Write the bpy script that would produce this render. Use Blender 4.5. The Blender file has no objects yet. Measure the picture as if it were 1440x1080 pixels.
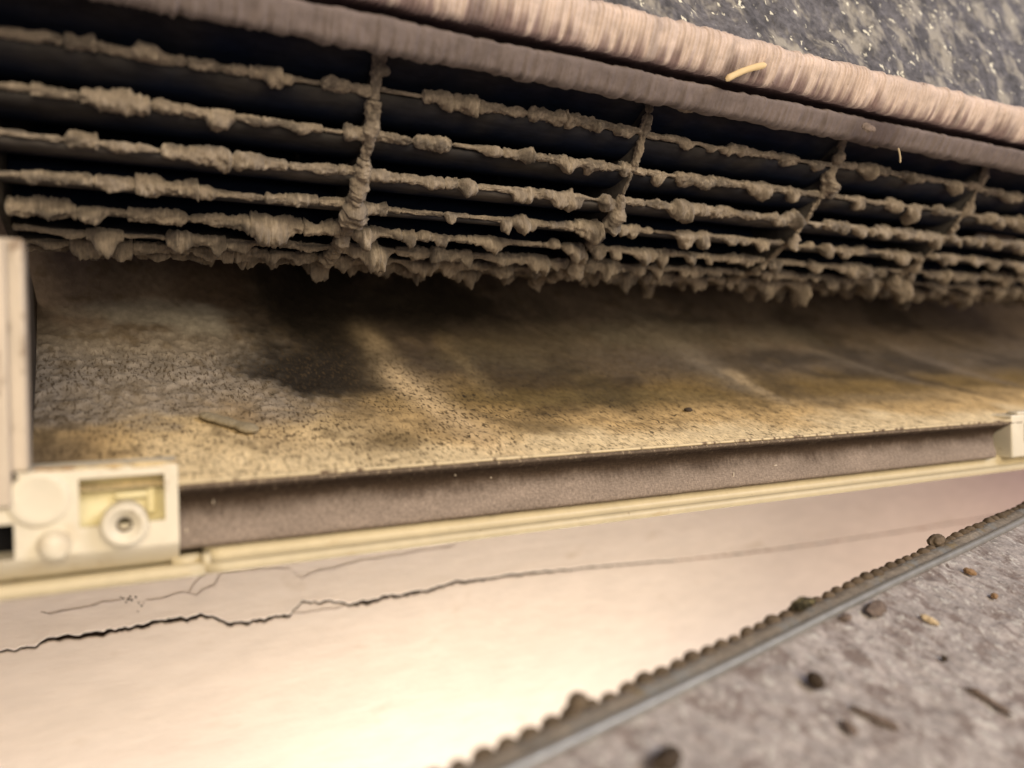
import bpy, math, random
import numpy as np
from mathutils import Matrix, Vector

# ---------------------------------------------------------------- camera
F_PX = 1040.0                                   # focal length in pixels of a 1440 px wide frame
AX = np.array([0.89114368, 0.02178835, 0.45319776])    # world x, y, z written in (right, up, forward)
AY = np.array([-0.45330538, 0.0, 0.89135528])
AZ = np.array([-0.01942116, 0.99976261, -0.00987678])
scene = bpy.context.scene
cam_data = bpy.data.cameras.new('camera')
cam = bpy.data.objects.new('camera', cam_data)
scene.collection.objects.link(cam)
R = Matrix(((AX[0], AX[1], -AX[2]), (AY[0], AY[1], -AY[2]), (AZ[0], AZ[1], -AZ[2])))
cam.matrix_world = R.to_4x4()
cam_data.sensor_width = 36
cam_data.lens = F_PX * 36 / 1440
cam_data.clip_start = 0.01
cam_data.clip_end = 30
cam_data.dof.use_dof = True
cam_data.dof.focus_distance = 0.225
cam_data.dof.aperture_fstop = 6.3
scene.camera = cam

# ---------------------------------------------------------------- light
world = bpy.data.worlds.new("World")
scene.world = world
world.use_nodes = True
bg = world.node_tree.nodes['Background']
bg.inputs[0].default_value = (0.80, 0.66, 0.76, 1)
bg.inputs[1].default_value = 0.20

def area(name, loc, target, size, power, color):
    l = bpy.data.lights.new(name, 'AREA')
    l.shape = 'RECTANGLE'; l.size = size[0]; l.size_y = size[1]
    l.energy = power; l.color = color
    o = bpy.data.objects.new(name, l)
    scene.collection.objects.link(o)
    o.location = loc
    o.rotation_euler = (Vector(target) - Vector(loc)).to_track_quat('-Z', 'Y').to_euler()
    return o
area('ceiling_lamp_light', (0.02, -0.76, 0.42), (0.12, 0.20, -0.02), (0.7, 0.40), 11.0, (1.0, 0.82, 0.57))
area('duct_fill_light', (0.10, -0.70, 0.02), (0.15, 0.25, 0.02), (0.5, 0.3), 2.2, (1.0, 0.84, 0.62))  # added low front fill for the deep duct, no such lamp seen
area('pink_fill_light', (0.78, 0.10, -0.24), (0.66, 0.335, -0.07), (0.15, 0.15), 0.22, (1.0, 0.45, 0.42))  # added small pink lamp with no visible source, tints the wall's right end
area('window_light', (0.95, -0.75, 0.75), (0.22, 0.17, 0.06), (0.5, 0.4), 11.0, (0.86, 0.87, 1.0))
area('lower_wall_fill_light', (0.17, 0.17, -0.37), (0.17, 0.335, -0.22), (0.26, 0.10), 1.45, (1.0, 0.90, 0.72))  # added unseen lamp below the frame, brightens the lower wall

scene.view_settings.view_transform = 'Standard'
scene.view_settings.look = 'None'
scene.view_settings.exposure = 0.0
scene.view_settings.gamma = 1.0
scene.view_settings.use_curve_mapping = False
scene.cycles.use_denoising = True
scene.cycles.max_bounces = 6

rng = np.random.default_rng(7)
random.seed(7)

# ---------------------------------------------------------------- picture geometry helpers
def ray(u, v):
    c = np.array([(u - 720) / F_PX, (540 - v) / F_PX, 1.0])
    return np.array([c @ AX, c @ AY, c @ AZ])
def at_y(u, v, y):
    p = ray(u, v); return p * (y / p[1])
def cam2w(c):
    c = np.asarray(c, float); return np.array([c @ AX, c @ AY, c @ AZ])

# ---------------------------------------------------------------- noise
def _hash(ix, iy, seed):
    h = (ix.astype(np.int64) * 374761393 + iy.astype(np.int64) * 668265263 + seed * 974634777) & 0xFFFFFFFF
    h = ((h ^ (h >> 13)) * 1274126177) & 0xFFFFFFFF
    h = (h ^ (h >> 16)) & 0xFFFFFFFF
    return h / 4294967295.0
def vnoise(x, y, seed=0):
    x, y = np.broadcast_arrays(np.asarray(x, float), np.asarray(y, float))
    ix = np.floor(x); iy = np.floor(y); fx = x - ix; fy = y - iy
    fx = fx * fx * (3 - 2 * fx); fy = fy * fy * (3 - 2 * fy)
    a = _hash(ix, iy, seed); b = _hash(ix + 1, iy, seed); c = _hash(ix, iy + 1, seed); d = _hash(ix + 1, iy + 1, seed)
    return (a * (1 - fx) + b * fx) * (1 - fy) + (c * (1 - fx) + d * fx) * fy
def fbm(x, y, seed=0, oct=4):
    s = 0; a = 0.5; t = 0
    for i in range(oct):
        s = s + a * vnoise(x * 2 ** i, y * 2 ** i, seed + i * 17); t += a; a *= 0.5
    return s / t
def _h3(ix, iy, iz, seed): return _hash(ix + iz * 57, iy + iz * 131, seed + 5)
def vnoise3(x, y, z, seed=0):
    ix, iy, iz = np.floor(x), np.floor(y), np.floor(z); fx, fy, fz = x - ix, y - iy, z - iz
    fx = fx * fx * (3 - 2 * fx); fy = fy * fy * (3 - 2 * fy); fz = fz * fz * (3 - 2 * fz)
    o = 0
    for a in (0, 1):
        for b in (0, 1):
            for c in (0, 1):
                o = o + _h3(ix + a, iy + b, iz + c, seed) * (fx if a else 1 - fx) * (fy if b else 1 - fy) * (fz if c else 1 - fz)
    return o
def fbm3(x, y, z, seed=0, oct=3):
    s = 0; a = 0.5; t = 0
    for i in range(oct):
        s = s + a * vnoise3(x * 2 ** i, y * 2 ** i, z * 2 ** i, seed + i * 17); t += a; a *= 0.55
    return s / t
def smooth(a, b, x):
    t = np.clip((np.asarray(x, float) - a) / (b - a), 0, 1); return t * t * (3 - 2 * t)
def mix(a, b, t):
    t = np.asarray(t)[..., None]; return a * (1 - t) + b * t
def catmull(pts, n):
    P = np.asarray(pts, float); P = np.vstack([2 * P[0] - P[1], P, 2 * P[-1] - P[-2]])
    out = []
    for i in range(1, len(P) - 2):
        for k in range(n):
            t = k / n
            out.append(0.5 * ((2 * P[i]) + (-P[i - 1] + P[i + 1]) * t + (2 * P[i - 1] - 5 * P[i] + 4 * P[i + 1] - P[i + 2]) * t * t
                              + (-P[i - 1] + 3 * P[i] - 3 * P[i + 1] + P[i + 2]) * t ** 3))
    out.append(P[-2]); return np.array(out)
def resample(P, n):
    P = np.asarray(P, float); d = np.r_[0, np.cumsum(np.linalg.norm(np.diff(P, axis=0), axis=1))]
    s = np.linspace(0, d[-1], n)
    return np.stack([np.interp(s, d, P[:, k]) for k in range(P.shape[1])], 1)

# ---------------------------------------------------------------- object helpers
ORIGIN = {}
def link(o): scene.collection.objects.link(o); return o
def tag(o, label=None, cat=None, group=None, kind=None):
    if label: o['label'] = label
    if cat: o['category'] = cat
    if group: o['group'] = group
    if kind: o['kind'] = kind
    return o
def thing(name, loc, label, cat, group=None):
    o = bpy.data.objects.new(name, None); link(o); o.location = loc
    o.empty_display_size = 0.01
    ORIGIN[o] = np.array(loc, float)
    return tag(o, label, cat, group)
def mesh_obj(name, V, Fc, mat, parent=None, col=None, spk=None, uv=None, flat=False, loc=None):
    V = np.asarray(V, float).reshape(-1, 3)
    org = ORIGIN[parent] if parent is not None else np.array(loc if loc is not None else V.mean(0), float)
    me = bpy.data.meshes.new(name)
    if isinstance(Fc, np.ndarray):
        k = Fc.shape[1]
        me.vertices.add(len(V)); me.vertices.foreach_set('co', (V - org).ravel())
        me.loops.add(Fc.size); me.loops.foreach_set('vertex_index', Fc.ravel().astype(np.int32))
        me.polygons.add(len(Fc))
        me.polygons.foreach_set('loop_start', np.arange(0, Fc.size, k, dtype=np.int32))
        me.update(calc_edges=True)
    else:
        me.from_pydata((V - org).tolist(), [], Fc); me.update()
    me.polygons.foreach_set('use_smooth', [not flat] * len(me.polygons))
    if col is not None:
        a = me.color_attributes.new('col', 'FLOAT_COLOR', 'POINT')
        C = np.ones((len(V), 4)); C[:, :3] = np.asarray(col).reshape(-1, 3)
        a.data.foreach_set('color', C.ravel())
    if spk is not None:
        a = me.attributes.new('spk', 'FLOAT', 'POINT'); a.data.foreach_set('value', np.asarray(spk, float).ravel())
    if uv is not None:
        l = me.uv_layers.new(name='UVMap')
        idx = np.zeros(len(me.loops), np.int32); me.loops.foreach_get('vertex_index', idx)
        l.data.foreach_set('uv', np.asarray(uv, float).reshape(-1, 2)[idx].ravel())
    me.materials.append(mat)
    o = bpy.data.objects.new(name, me); link(o)
    if parent is not None:
        o.parent = parent; ORIGIN[o] = org
    else:
        o.location = org; ORIGIN[o] = org
    me.validate()
    return o
def grid_faces(n, m, wrap=False, flip=False, base=0):
    i, j = np.meshgrid(np.arange(n - 1), np.arange(m if wrap else m - 1), indexing='ij')
    j2 = (j + 1) % m
    q = np.stack([i * m + j, i * m + j2, (i + 1) * m + j2, (i + 1) * m + j], -1).reshape(-1, 4)
    if flip: q = q[:, ::-1]
    return q + base
def grid(name, P, mat, parent=None, wrap=False, flip=False, col=None, spk=None, uv=None, caps=False, flat=False):
    n, m = P.shape[:2]
    V = P.reshape(-1, 3); Fc = grid_faces(n, m, wrap, flip)
    if caps:
        V = np.vstack([V, P[0].mean(0), P[-1].mean(0)])
        a, b = n * m, n * m + 1
        Fl = Fc.tolist()
        for j in range(m):
            j2 = (j + 1) % m
            Fl.append([a, j2, j]); Fl.append([b, (n - 1) * m + j, (n - 1) * m + j2])
        Fc = Fl
        if col is not None: col = np.vstack([col.reshape(-1, 3), col[0].mean(0), col[-1].mean(0)])
    return mesh_obj(name, V, Fc, mat, parent, col, spk, uv, flat)
class MB:
    def __init__(s): s.v = []; s.f = []
    def add(s, V, Fc):
        b = len(s.v); s.v += [tuple(map(float, p)) for p in V]; s.f += [[b + i for i in q] for q in Fc]
    def box(s, a, b):
        (x0, y0, z0), (x1, y1, z1) = a, b
        s.add([(x0, y0, z0), (x1, y0, z0), (x1, y1, z0), (x0, y1, z0), (x0, y0, z1), (x1, y0, z1), (x1, y1, z1), (x0, y1, z1)],
              [[0, 3, 2, 1], [4, 5, 6, 7], [0, 1, 5, 4], [1, 2, 6, 5], [2, 3, 7, 6], [3, 0, 4, 7]])
    def sweep(s, prof, x0, x1, nx=2, cap=True):      # closed (y, z) outline swept along x
        n = len(prof); xs = np.linspace(x0, x1, nx)
        V = [(x, p[0], p[1]) for x in xs for p in prof]
        Fc = [[i * n + j, i * n + (j + 1) % n, (i + 1) * n + (j + 1) % n, (i + 1) * n + j] for i in range(nx - 1) for j in range(n)]
        if cap: Fc += [list(range(n))[::-1], [(nx - 1) * n + j for j in range(n)]]
        s.add(V, Fc)
    def lathe(s, c, ax, prof, n=40):                 # prof: (distance along the axis, radius)
        ax = Vector(ax).normalized(); a = ax.orthogonal().normalized(); b = ax.cross(a)
        V = []
        for (h, r) in prof:
            for k in range(n):
                t = 2 * math.pi * k / n; V.append(Vector(c) + ax * h + a * (r * math.cos(t)) + b * (r * math.sin(t)))
        Fc = [[i * n + j, i * n + (j + 1) % n, (i + 1) * n + (j + 1) % n, (i + 1) * n + j] for i in range(len(prof) - 1) for j in range(n)]
        s.add(V, Fc)
    def build(s, name, mat, parent=None, bevel=0, flat=False, seg=2):
        o = mesh_obj(name, s.v, s.f, mat, parent, flat=flat)
        if bevel:
            m = o.modifiers.new('bevel', 'BEVEL'); m.width = bevel; m.segments = seg; m.limit_method = 'ANGLE'; m.angle_limit = math.radians(35)
            m.harden_normals = False
            try: o.data.set_sharp_from_angle(angle=math.radians(50))
            except Exception: pass
        return o

# ---------------------------------------------------------------- materials
def material(name, color=None, rough=0.8, metal=0.0, spec=0.3, attr=False, var=None, speckles=(), bumps=(), coord='Object', sheen=0.0, sss=0.0):
    m = bpy.data.materials.new(name); m.use_nodes = True
    nt = m.node_tree; N = nt.nodes; L = nt.links
    b = N['Principled BSDF']
    b.inputs['Roughness'].default_value = rough; b.inputs['Metallic'].default_value = metal
    b.inputs['Specular IOR Level'].default_value = spec
    if sheen: b.inputs['Sheen Weight'].default_value = sheen
    tc = N.new('ShaderNodeTexCoord')
    def coords(scale, rot=0.0):
        mp = N.new('ShaderNodeMapping'); mp.inputs['Scale'].default_value = scale; mp.inputs['Rotation'].default_value = (0, 0, rot)
        L.new(tc.outputs[coord], mp.inputs['Vector']); return mp.outputs[0]
    def noise(scale, detail=4, rough_=0.6, dist=0.0, rot=0.0):
        n = N.new('ShaderNodeTexNoise'); n.inputs['Scale'].default_value = 1.0; n.inputs['Detail'].default_value = detail
        n.inputs['Roughness'].default_value = rough_; n.inputs['Distortion'].default_value = dist
        L.new(coords(scale, rot), n.inputs['Vector']); return n.outputs['Fac']
    def ramp(src, lo, hi):
        r = N.new('ShaderNodeMapRange'); r.interpolation_type = 'SMOOTHSTEP'
        r.inputs['From Min'].default_value = lo; r.inputs['From Max'].default_value = hi
        L.new(src, r.inputs['Value']); return r.outputs[0]
    if attr:
        a = N.new('ShaderNodeAttribute'); a.attribute_name = 'col'; cur = a.outputs['Color']
    else:
        c = N.new('ShaderNodeRGB'); c.outputs[0].default_value = (*color, 1); cur = c.outputs[0]
    if var:                                    # (scale vec, amount)
        for (sc, amt) in var:
            n = noise(sc, 5)
            mr = N.new('ShaderNodeMapRange'); mr.inputs['From Min'].default_value = 0.3; mr.inputs['From Max'].default_value = 0.7
            mr.inputs['To Min'].default_value = 1 - amt; mr.inputs['To Max'].default_value = 1 + amt; mr.clamp = True
            L.new(n, mr.inputs['Value'])
            v = N.new('ShaderNodeVectorMath'); v.operation = 'SCALE'; L.new(cur, v.inputs[0]); L.new(mr.outputs[0], v.inputs['Scale']); cur = v.outputs[0]
    for sp in speckles:                        # dict scale lo hi color amount masked
        n = ramp(noise(sp['scale'], sp.get('detail', 3), 0.65, sp.get('dist', 0.0), sp.get('rot', 0.0)), sp['lo'], sp['hi'])
        f = N.new('ShaderNodeMath'); f.operation = 'MULTIPLY'; L.new(n, f.inputs[0]); f.inputs[1].default_value = sp.get('amount', 1.0)
        if sp.get('masked'):
            a2 = N.new('ShaderNodeAttribute'); a2.attribute_name = 'spk'
            g = N.new('ShaderNodeMath'); g.operation = 'MULTIPLY'; L.new(f.outputs[0], g.inputs[0]); L.new(a2.outputs['Fac'], g.inputs[1]); f = g
        mx = N.new('ShaderNodeMix'); mx.data_type = 'RGBA'
        L.new(f.outputs[0], mx.inputs['Factor']); L.new(cur, mx.inputs['A']); mx.inputs['B'].default_value = (*sp['color'], 1); cur = mx.outputs['Result']
    L.new(cur, b.inputs['Base Color'])
    prev = None
    for (sc, dist, st) in bumps:
        bp = N.new('ShaderNodeBump'); bp.inputs['Distance'].default_value = dist; bp.inputs['Strength'].default_value = st
        L.new(noise(sc, 4), bp.inputs['Height'])
        if prev: L.new(prev, bp.inputs['Normal'])
        prev = bp.outputs[0]
    if prev: L.new(prev, b.inputs['Normal'])
    if sss:
        b.inputs['Subsurface Weight'].default_value = sss; b.inputs['Subsurface Radius'].default_value = (0.002, 0.0015, 0.001); b.inputs['Subsurface Scale'].default_value = 1
    return m

M_dust = material('grey_brown_dust', attr=True, rough=1.0, spec=0.05, sheen=0.15,
                  var=[((260, 260, 260), 0.22), ((2200, 500, 500), 0.18)],
                  bumps=[((2600, 500, 500), 0.0005, 0.8), ((900, 900, 900), 0.0006, 0.6)])
M_blade = material('dark_blue_plastic', attr=True, rough=0.8, spec=0.15, var=[((150, 400, 400), 0.3)], bumps=[((300, 900, 900), 0.0002, 0.4)])
M_volute = material('stained_duct_plastic', attr=True, rough=0.75, spec=0.25, coord='UV',
                    var=[((500, 300, 1), 0.16), ((60, 60, 1), 0.12)],
                    speckles=[dict(scale=(1150, 330, 1), lo=0.52, hi=0.62, color=(0.06, 0.040, 0.020), amount=0.8, masked=True, detail=2, dist=0.1),
                              dict(scale=(520, 300, 1), lo=0.60, hi=0.66, color=(0.03, 0.022, 0.014), amount=0.9, masked=True, detail=4, dist=0.6)],
                    bumps=[((500, 380, 1), 0.0006, 0.5), ((1800, 900, 1), 0.0003, 0.5)])
M_band = material('felted_grey_dust', attr=True, rough=0.95, spec=0.12, coord='UV',
                  var=[((900, 2200, 1), 0.28), ((2600, 700, 1), 0.25), ((80, 200, 1), 0.08)],
                  speckles=[dict(scale=(1500, 420, 1), lo=0.55, hi=0.66, color=(0.46, 0.37, 0.25), amount=0.8, masked=True),
                            dict(scale=(900, 900, 1), lo=0.74, hi=0.78, color=(0.5, 0.45, 0.38), amount=0.6)],
                  bumps=[((1600, 1600, 1), 0.0003, 0.6)])
M_cream = material('aged_cream_plastic', attr=False, color=(0.52, 0.45, 0.30), rough=0.45, spec=0.4,
                   var=[((60, 60, 60), 0.06), ((400, 400, 400), 0.05)],
                   speckles=[dict(scale=(260, 260, 260), lo=0.66, hi=0.76, color=(0.22, 0.14, 0.07), amount=0.55),
                             dict(scale=(90, 90, 300), lo=0.62, hi=0.8, color=(0.42, 0.30, 0.15), amount=0.45)],
                   bumps=[((500, 500, 500), 0.0002, 0.25)])
M_cream_clean = material('pale_cream_plastic', color=(0.66, 0.61, 0.49), rough=0.4, spec=0.4, var=[((80, 80, 80), 0.08)],
                         speckles=[dict(scale=(300, 300, 300), lo=0.64, hi=0.72, color=(0.22, 0.14, 0.07), amount=0.6), dict(scale=(90, 90, 60), lo=0.55, hi=0.75, color=(0.46, 0.36, 0.22), amount=0.5)],
                         bumps=[((400, 400, 400), 0.0002, 0.2)])
M_side = material('ivory_side_plastic', color=(0.52, 0.45, 0.36), rough=0.6, spec=0.25, var=[((120, 120, 40), 0.14)],
                  speckles=[dict(scale=(180, 180, 90), lo=0.55, hi=0.68, color=(0.16, 0.11, 0.07), amount=0.75)],
                  bumps=[((400, 400, 400), 0.0003, 0.3)])
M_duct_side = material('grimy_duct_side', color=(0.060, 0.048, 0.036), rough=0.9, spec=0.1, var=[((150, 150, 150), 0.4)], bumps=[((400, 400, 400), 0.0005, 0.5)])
M_pocket = material('olive_cream_plastic', color=(0.62, 0.56, 0.34), rough=0.5, spec=0.3, var=[((100, 100, 100), 0.1)])
M_black = material('black_opening', color=(0.008, 0.008, 0.01), rough=0.7, spec=0.2)
M_rust = material('rust_brown', color=(0.05, 0.022, 0.01), rough=0.8)
M_tray = material('dusty_mauve_plastic', attr=True, rough=0.85, spec=0.15,
                  var=[((300, 300, 300), 0.16), ((40, 200, 200), 0.10)],
                  speckles=[dict(scale=(150, 300, 300), lo=0.68, hi=0.75, color=(0.10, 0.07, 0.06), amount=0.6)],
                  bumps=[((1500, 400, 400), 0.0005, 0.6), ((500, 500, 500), 0.0004, 0.5)])
M_foam = material('speckled_coil_foam', color=(0.085, 0.083, 0.092), rough=0.7, spec=0.3,
                  var=[((90, 90, 90), 0.5), ((420, 420, 420), 0.5)],
                  speckles=[dict(scale=(110, 110, 60), lo=0.46, hi=0.66, color=(0.33, 0.31, 0.27), amount=0.8),
                            dict(scale=(300, 300, 200), lo=0.62, hi=0.70, color=(0.72, 0.70, 0.58), amount=0.9, detail=2)],
                  bumps=[((500, 500, 500), 0.0012, 0.8)])
M_wall = material('painted_plaster', color=(0.76, 0.675, 0.635), rough=0.55, spec=0.3,
                  var=[((9, 9, 22), 0.06), ((60, 60, 200), 0.05)],
                  speckles=[dict(scale=(30, 30, 60), lo=0.60, hi=0.80, color=(0.52, 0.42, 0.33), amount=0.45), dict(scale=(260, 260, 160), lo=0.74, hi=0.78, color=(0.40, 0.32, 0.26), amount=0.4)],
                  bumps=[((25, 25, 70), 0.003, 0.25), ((120, 120, 400), 0.0006, 0.35), ((900, 900, 900), 0.0002, 0.2)])
M_crack = material('dark_crack_brown', color=(0.05, 0.035, 0.028), rough=1.0, spec=0.0)  # dark brown for the inside of the crack and the chips
M_hair = material('thin_paint_crack', color=(0.47, 0.41, 0.385), rough=0.9, spec=0.05)
M_hair_red = material('reddish_paint_crack', color=(0.34, 0.20, 0.14), rough=0.9, spec=0.05)
M_panel = material('mottled_grey_sheet', color=(0.31, 0.285, 0.278), rough=0.8, spec=0.25,
                   var=[((60, 60, 60), 0.16), ((500, 500, 500), 0.28)],
                   speckles=[dict(scale=(170, 170, 170), lo=0.46, hi=0.66, color=(0.15, 0.118, 0.108), amount=0.88, dist=0.6, detail=5),
                             dict(scale=(420, 420, 420), lo=0.56, hi=0.66, color=(0.48, 0.47, 0.45), amount=0.75, detail=3),
                             dict(scale=(150, 150, 150), lo=0.70, hi=0.75, color=(0.08, 0.055, 0.045), amount=0.85, detail=3)],
                   bumps=[((420, 420, 420), 0.0010, 0.8), ((1300, 1300, 1300), 0.0004, 0.6)])
M_strip = material('dusty_grey_strip', color=(0.19, 0.165, 0.135), rough=0.85, spec=0.2,
                   var=[((80, 80, 80), 0.25), ((700, 700, 700), 0.3)],
                   speckles=[dict(scale=(70, 70, 70), lo=0.50, hi=0.66, color=(0.20, 0.21, 0.21), amount=0.7),
                             dict(scale=(130, 130, 130), lo=0.60, hi=0.70, color=(0.20, 0.15, 0.075), amount=0.7)],
                   bumps=[((900, 900, 900), 0.0006, 0.7)])
M_bead = material('brown_dusty_bead', color=(0.115, 0.088, 0.062), rough=0.9, spec=0.15, var=[((300, 300, 300), 0.35), ((40, 40, 40), 0.2)], bumps=[((900, 900, 900), 0.0006, 0.7)])
M_rod = material('dull_steel', color=(0.30, 0.30, 0.285), rough=0.42, metal=0.5, spec=0.5, var=[((300, 300, 300), 0.15)])
M_straw = material('pale_straw', color=(0.62, 0.48, 0.28), rough=0.7)
M_brown = material('dark_brown_crumb', color=(0.055, 0.042, 0.032), rough=0.95, spec=0.1, var=[((900, 900, 900), 0.4)], bumps=[((900, 900, 900), 0.0006, 0.8)])
M_greycl = material('olive_grey_dust_roll', color=(0.26, 0.22, 0.15), rough=1.0, spec=0.05, var=[((900, 900, 900), 0.2)], bumps=[((1200, 1200, 1200), 0.0005, 0.7)])
M_orange = material('orange_brown_crumb', color=(0.24, 0.15, 0.08), rough=0.8)
M_tan = material('tan_crumb', color=(0.50, 0.40, 0.26), rough=0.8)
M_mould = material('greenish_black_clump', color=(0.05, 0.045, 0.03), rough=0.95, spec=0.1, var=[((1200, 1200, 1200), 0.7)],
                   speckles=[dict(scale=(900, 900, 900), lo=0.55, hi=0.62, color=(0.30, 0.25, 0.12), amount=0.8)], bumps=[((900, 900, 900), 0.001, 0.9)])
M_purple = material('purplish_brown_crumb', color=(0.15, 0.115, 0.095), rough=0.9, var=[((700, 700, 700), 0.3)], bumps=[((900, 900, 900), 0.0006, 0.7)])

# ================================================================ WALL with its crack
YW = 0.335
wall = thing('wall', (0.15, YW, -0.1), 'cream painted wall below the air conditioner, with a long jagged crack', 'wall')
crack_px = [(-260, 950), (-120, 930), (0, 915), (15, 914), (50, 911), (55, 905), (75, 897), (100, 895), (130, 893), (160, 887), (175, 884), (210, 878), (240, 872),
            (262, 870), (283, 865), (300, 868), (312, 876), (320, 879), (350, 875), (380, 870), (410, 864), (425, 846), (440, 848), (462, 846),
            (486, 848), (492, 852), (520, 845), (560, 838), (600, 830), (640, 820), (700, 812), (740, 806), (800, 801), (880, 793), (960, 787),
            (1060, 776), (1160, 763), (1260, 748), (1400, 726), (1700, 680)]
cw = [(-260, 3), (0, 2.2), (50, 2.5), (70, 5), (180, 4.6), (270, 4.4), (300, 2.6), (320, 3.6), (405, 3.0), (425, 2.0), (488, 2.2), (495, 4.0), (640, 3.2), (700, 2.6), (800, 1.7), (960, 1.2), (1260, 1.0), (1700, 0.8)]
cp = np.array([at_y(u, v, YW) for u, v in crack_px])
cx = np.unique(np.r_[np.linspace(cp[0, 0], cp[-1, 0], 1500), cp[:, 0]])
cz = np.interp(cx, cp[:, 0], cp[:, 2])
amp = np.interp(cx, at_y(0, 800, YW)[0] + np.array([0, .18, .24, .6]), [1, 1, 0.5, 0.3])
cz = cz + 0.0014 * amp * (fbm(cx * 420, 0 * cx, 3, 4) - 0.5) * 1.6
wpx = np.interp(np.interp(cx, cp[:, 0], [p[0] for p in crack_px]), [a for a, b in cw], [b for a, b in cw])
pxm = np.array([np.interp(x, cp[:, 0], [YW / ray(*p)[1] for p in crack_px]) for x in cx]) / F_PX
hw = wpx * pxm * 0.66 * (0.75 + 0.5 * vnoise(cx * 500, 0 * cx, 11))
xs = np.r_[-0.9, -0.5, cx, cx[-1] + 0.3, cx[-1] + 0.9]
zc_ = np.r_[cz[0], cz[0], cz, cz[-1], cz[-1]]; hw_ = np.r_[0.0002, 0.0002, hw, 0.0002, 0.0002]
up = zc_ + hw_; lo = zc_ - hw_ * (0.7 + 0.6 * vnoise(xs * 700, 0 * xs, 5))
n = len(xs)
rows = []
def wv(x, z): return 0.0005 * np.sin(z * 38 + x * 5) + 0.0004 * np.sin(z * 90 + 2)
for t in (1, .5, .3, .2, .12, .07, .04, .02, .01, .004, 0.0015, 0):
    z = up + 0.55 * t; rows.append(np.stack([xs, YW - 0.0004 * np.exp(-t * 0.55 / 0.003) + 0 * xs, z], 1))
rows.append(np.stack([xs, YW + 0.004 + 0 * xs, up + 0.0003], 1))
rows.append(np.stack([xs, YW + 0.0042 + 0 * xs, lo - 0.0003], 1))
for t in (0, .0015, .004, .01, .02, .04, .07, .1, .15, .2, .3, .5, 1):
    z = lo - 0.55 * t; rows.append(np.stack([xs, YW + 0 * xs, z], 1))
Wp = np.array(rows)
plaster = grid('plaster', Wp, M_wall, wall, flip=True)
plaster.data.materials.append(M_crack)
mi = np.zeros(len(plaster.data.polygons), np.int32); ncol = n - 1
for rr in (11, 12, 13): mi[rr * ncol:(rr + 1) * ncol] = 1
plaster.data.polygons.foreach_set('material_index', mi)
# hairline cracks: low ridges of lifted paint
def ribbon(name, pts, w0, w1, mat, seed, yoff=0.0004):
    P = np.array([at_y(u, v, YW) for u, v in pts]); k = max(8, int(np.abs(pts[-1][0] - pts[0][0]) / 3))
    P = resample(P, k); t = np.linspace(0, 1, k)
    P[:, 2] += 0.0016 * (fbm(t * k / 4, 0 * t, seed, 3) - 0.5)
    w = 1.5 * (w0 + (w1 - w0) * t) * (0.3 + 1.2 * vnoise(t * k / 3, 0 * t, seed + 3)) * smooth(.25, .5, vnoise(t * k / 7, 0 * t, seed + 9)) * np.minimum(1, np.minimum(t, 1 - t) * 12 + 0.1)
    A = P.copy(); A[:, 2] += w; A[:, 1] = YW + 0.0003
    B = P.copy(); B[:, 1] = YW - yoff
    C = P.copy(); C[:, 2] -= w; C[:, 1] = YW + 0.0003
    return grid(name, np.stack([A, B, C], 0), mat, wall, flip=True)
ribbon('crack', [(410, 864), (430, 862), (450, 857), (470, 855), (492, 852)], .00022, .00018, M_hair, 21)
ribbon('crack', [(58, 860), (75, 862), (100, 857), (150, 847), (170, 845)], .00030, .0002, M_hair, 22)
ribbon('crack', [(205, 844), (232, 841), (255, 834), (275, 836), (300, 824), (313, 806), (345, 803), (385, 799), (408, 801), (424, 813), (450, 803), (478, 795), (510, 788), (560, 780), (640, 768)], .00028, .00018, M_hair, 23)
ribbon('crack', [(265, 834), (276, 818), (290, 806)], .0002, .00015, M_hair, 24)
ribbon('crack', [(930, 789), (1060, 776), (1160, 763), (1260, 748), (1420, 724)], .00045, .0004, M_hair_red, 26, 0.0003)
mb = MB()
for (du, dv, s) in [(0, 0, 1.2), (-7, -1, .9), (5, 1, 1.1), (11, -3, .9), (15, 5, .8), (19, 9, .9), (-10, -3, .6), (3, -4, .8), (14, 17, .6), (-3, 4, .7), (22, 5, .5)]:
    c = at_y(180 + du, 843 + dv, YW - 0.0001); r_ = s * 0.00052
    mb.lathe(c, (0, 1, 0), [(-0.0003, 0.00001), (-0.0002, r_ * .7), (0.0003, r_)], 7)
mb.build('paint_chip', M_crack, wall)

# ================================================================ INDOOR UNIT
unit = thing('air_conditioner', (0.15, 0.26, -0.045), 'opened wall air conditioner seen from below, its grimy outlet duct and cream plastic edge showing', 'air conditioner')

# ---- volute (rear guide of the air duct)
vp = resample(catmull([(.1710, -.0212), (.200, -.0125), (.235, -.001), (.270, .015), (.300, .038), (.3175, .07), (.322, .105), (.314, .145), (.295, .175)], 40), 330)
arc = np.r_[0, np.cumsum(np.linalg.norm(np.diff(vp, axis=0), axis=1))]
rat = vp[:, 1] / vp[:, 0]
def on_volute(u, v):
    p = ray(u, v); k = np.argmax(rat > p[2] / p[1]) if (p[2] / p[1]) > rat[0] else 0
    y, z = vp[k]; return p[0] / p[1] * y, arc[k]
nx = 1150
VX = np.linspace(-0.045, 0.72, nx)
Sg, Xg = np.meshgrid(arc, VX, indexing='ij')
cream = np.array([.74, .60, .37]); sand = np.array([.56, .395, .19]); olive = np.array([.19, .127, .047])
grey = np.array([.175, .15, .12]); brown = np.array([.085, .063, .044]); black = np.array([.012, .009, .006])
n1 = fbm(Xg * 60, Sg * 60, 1); n2 = fbm(Xg * 220, Sg * 160, 2); n3 = fbm(Xg * 25, Sg * 40, 3); n4 = fbm(Xg * 700, Sg * 420, 4)
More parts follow.
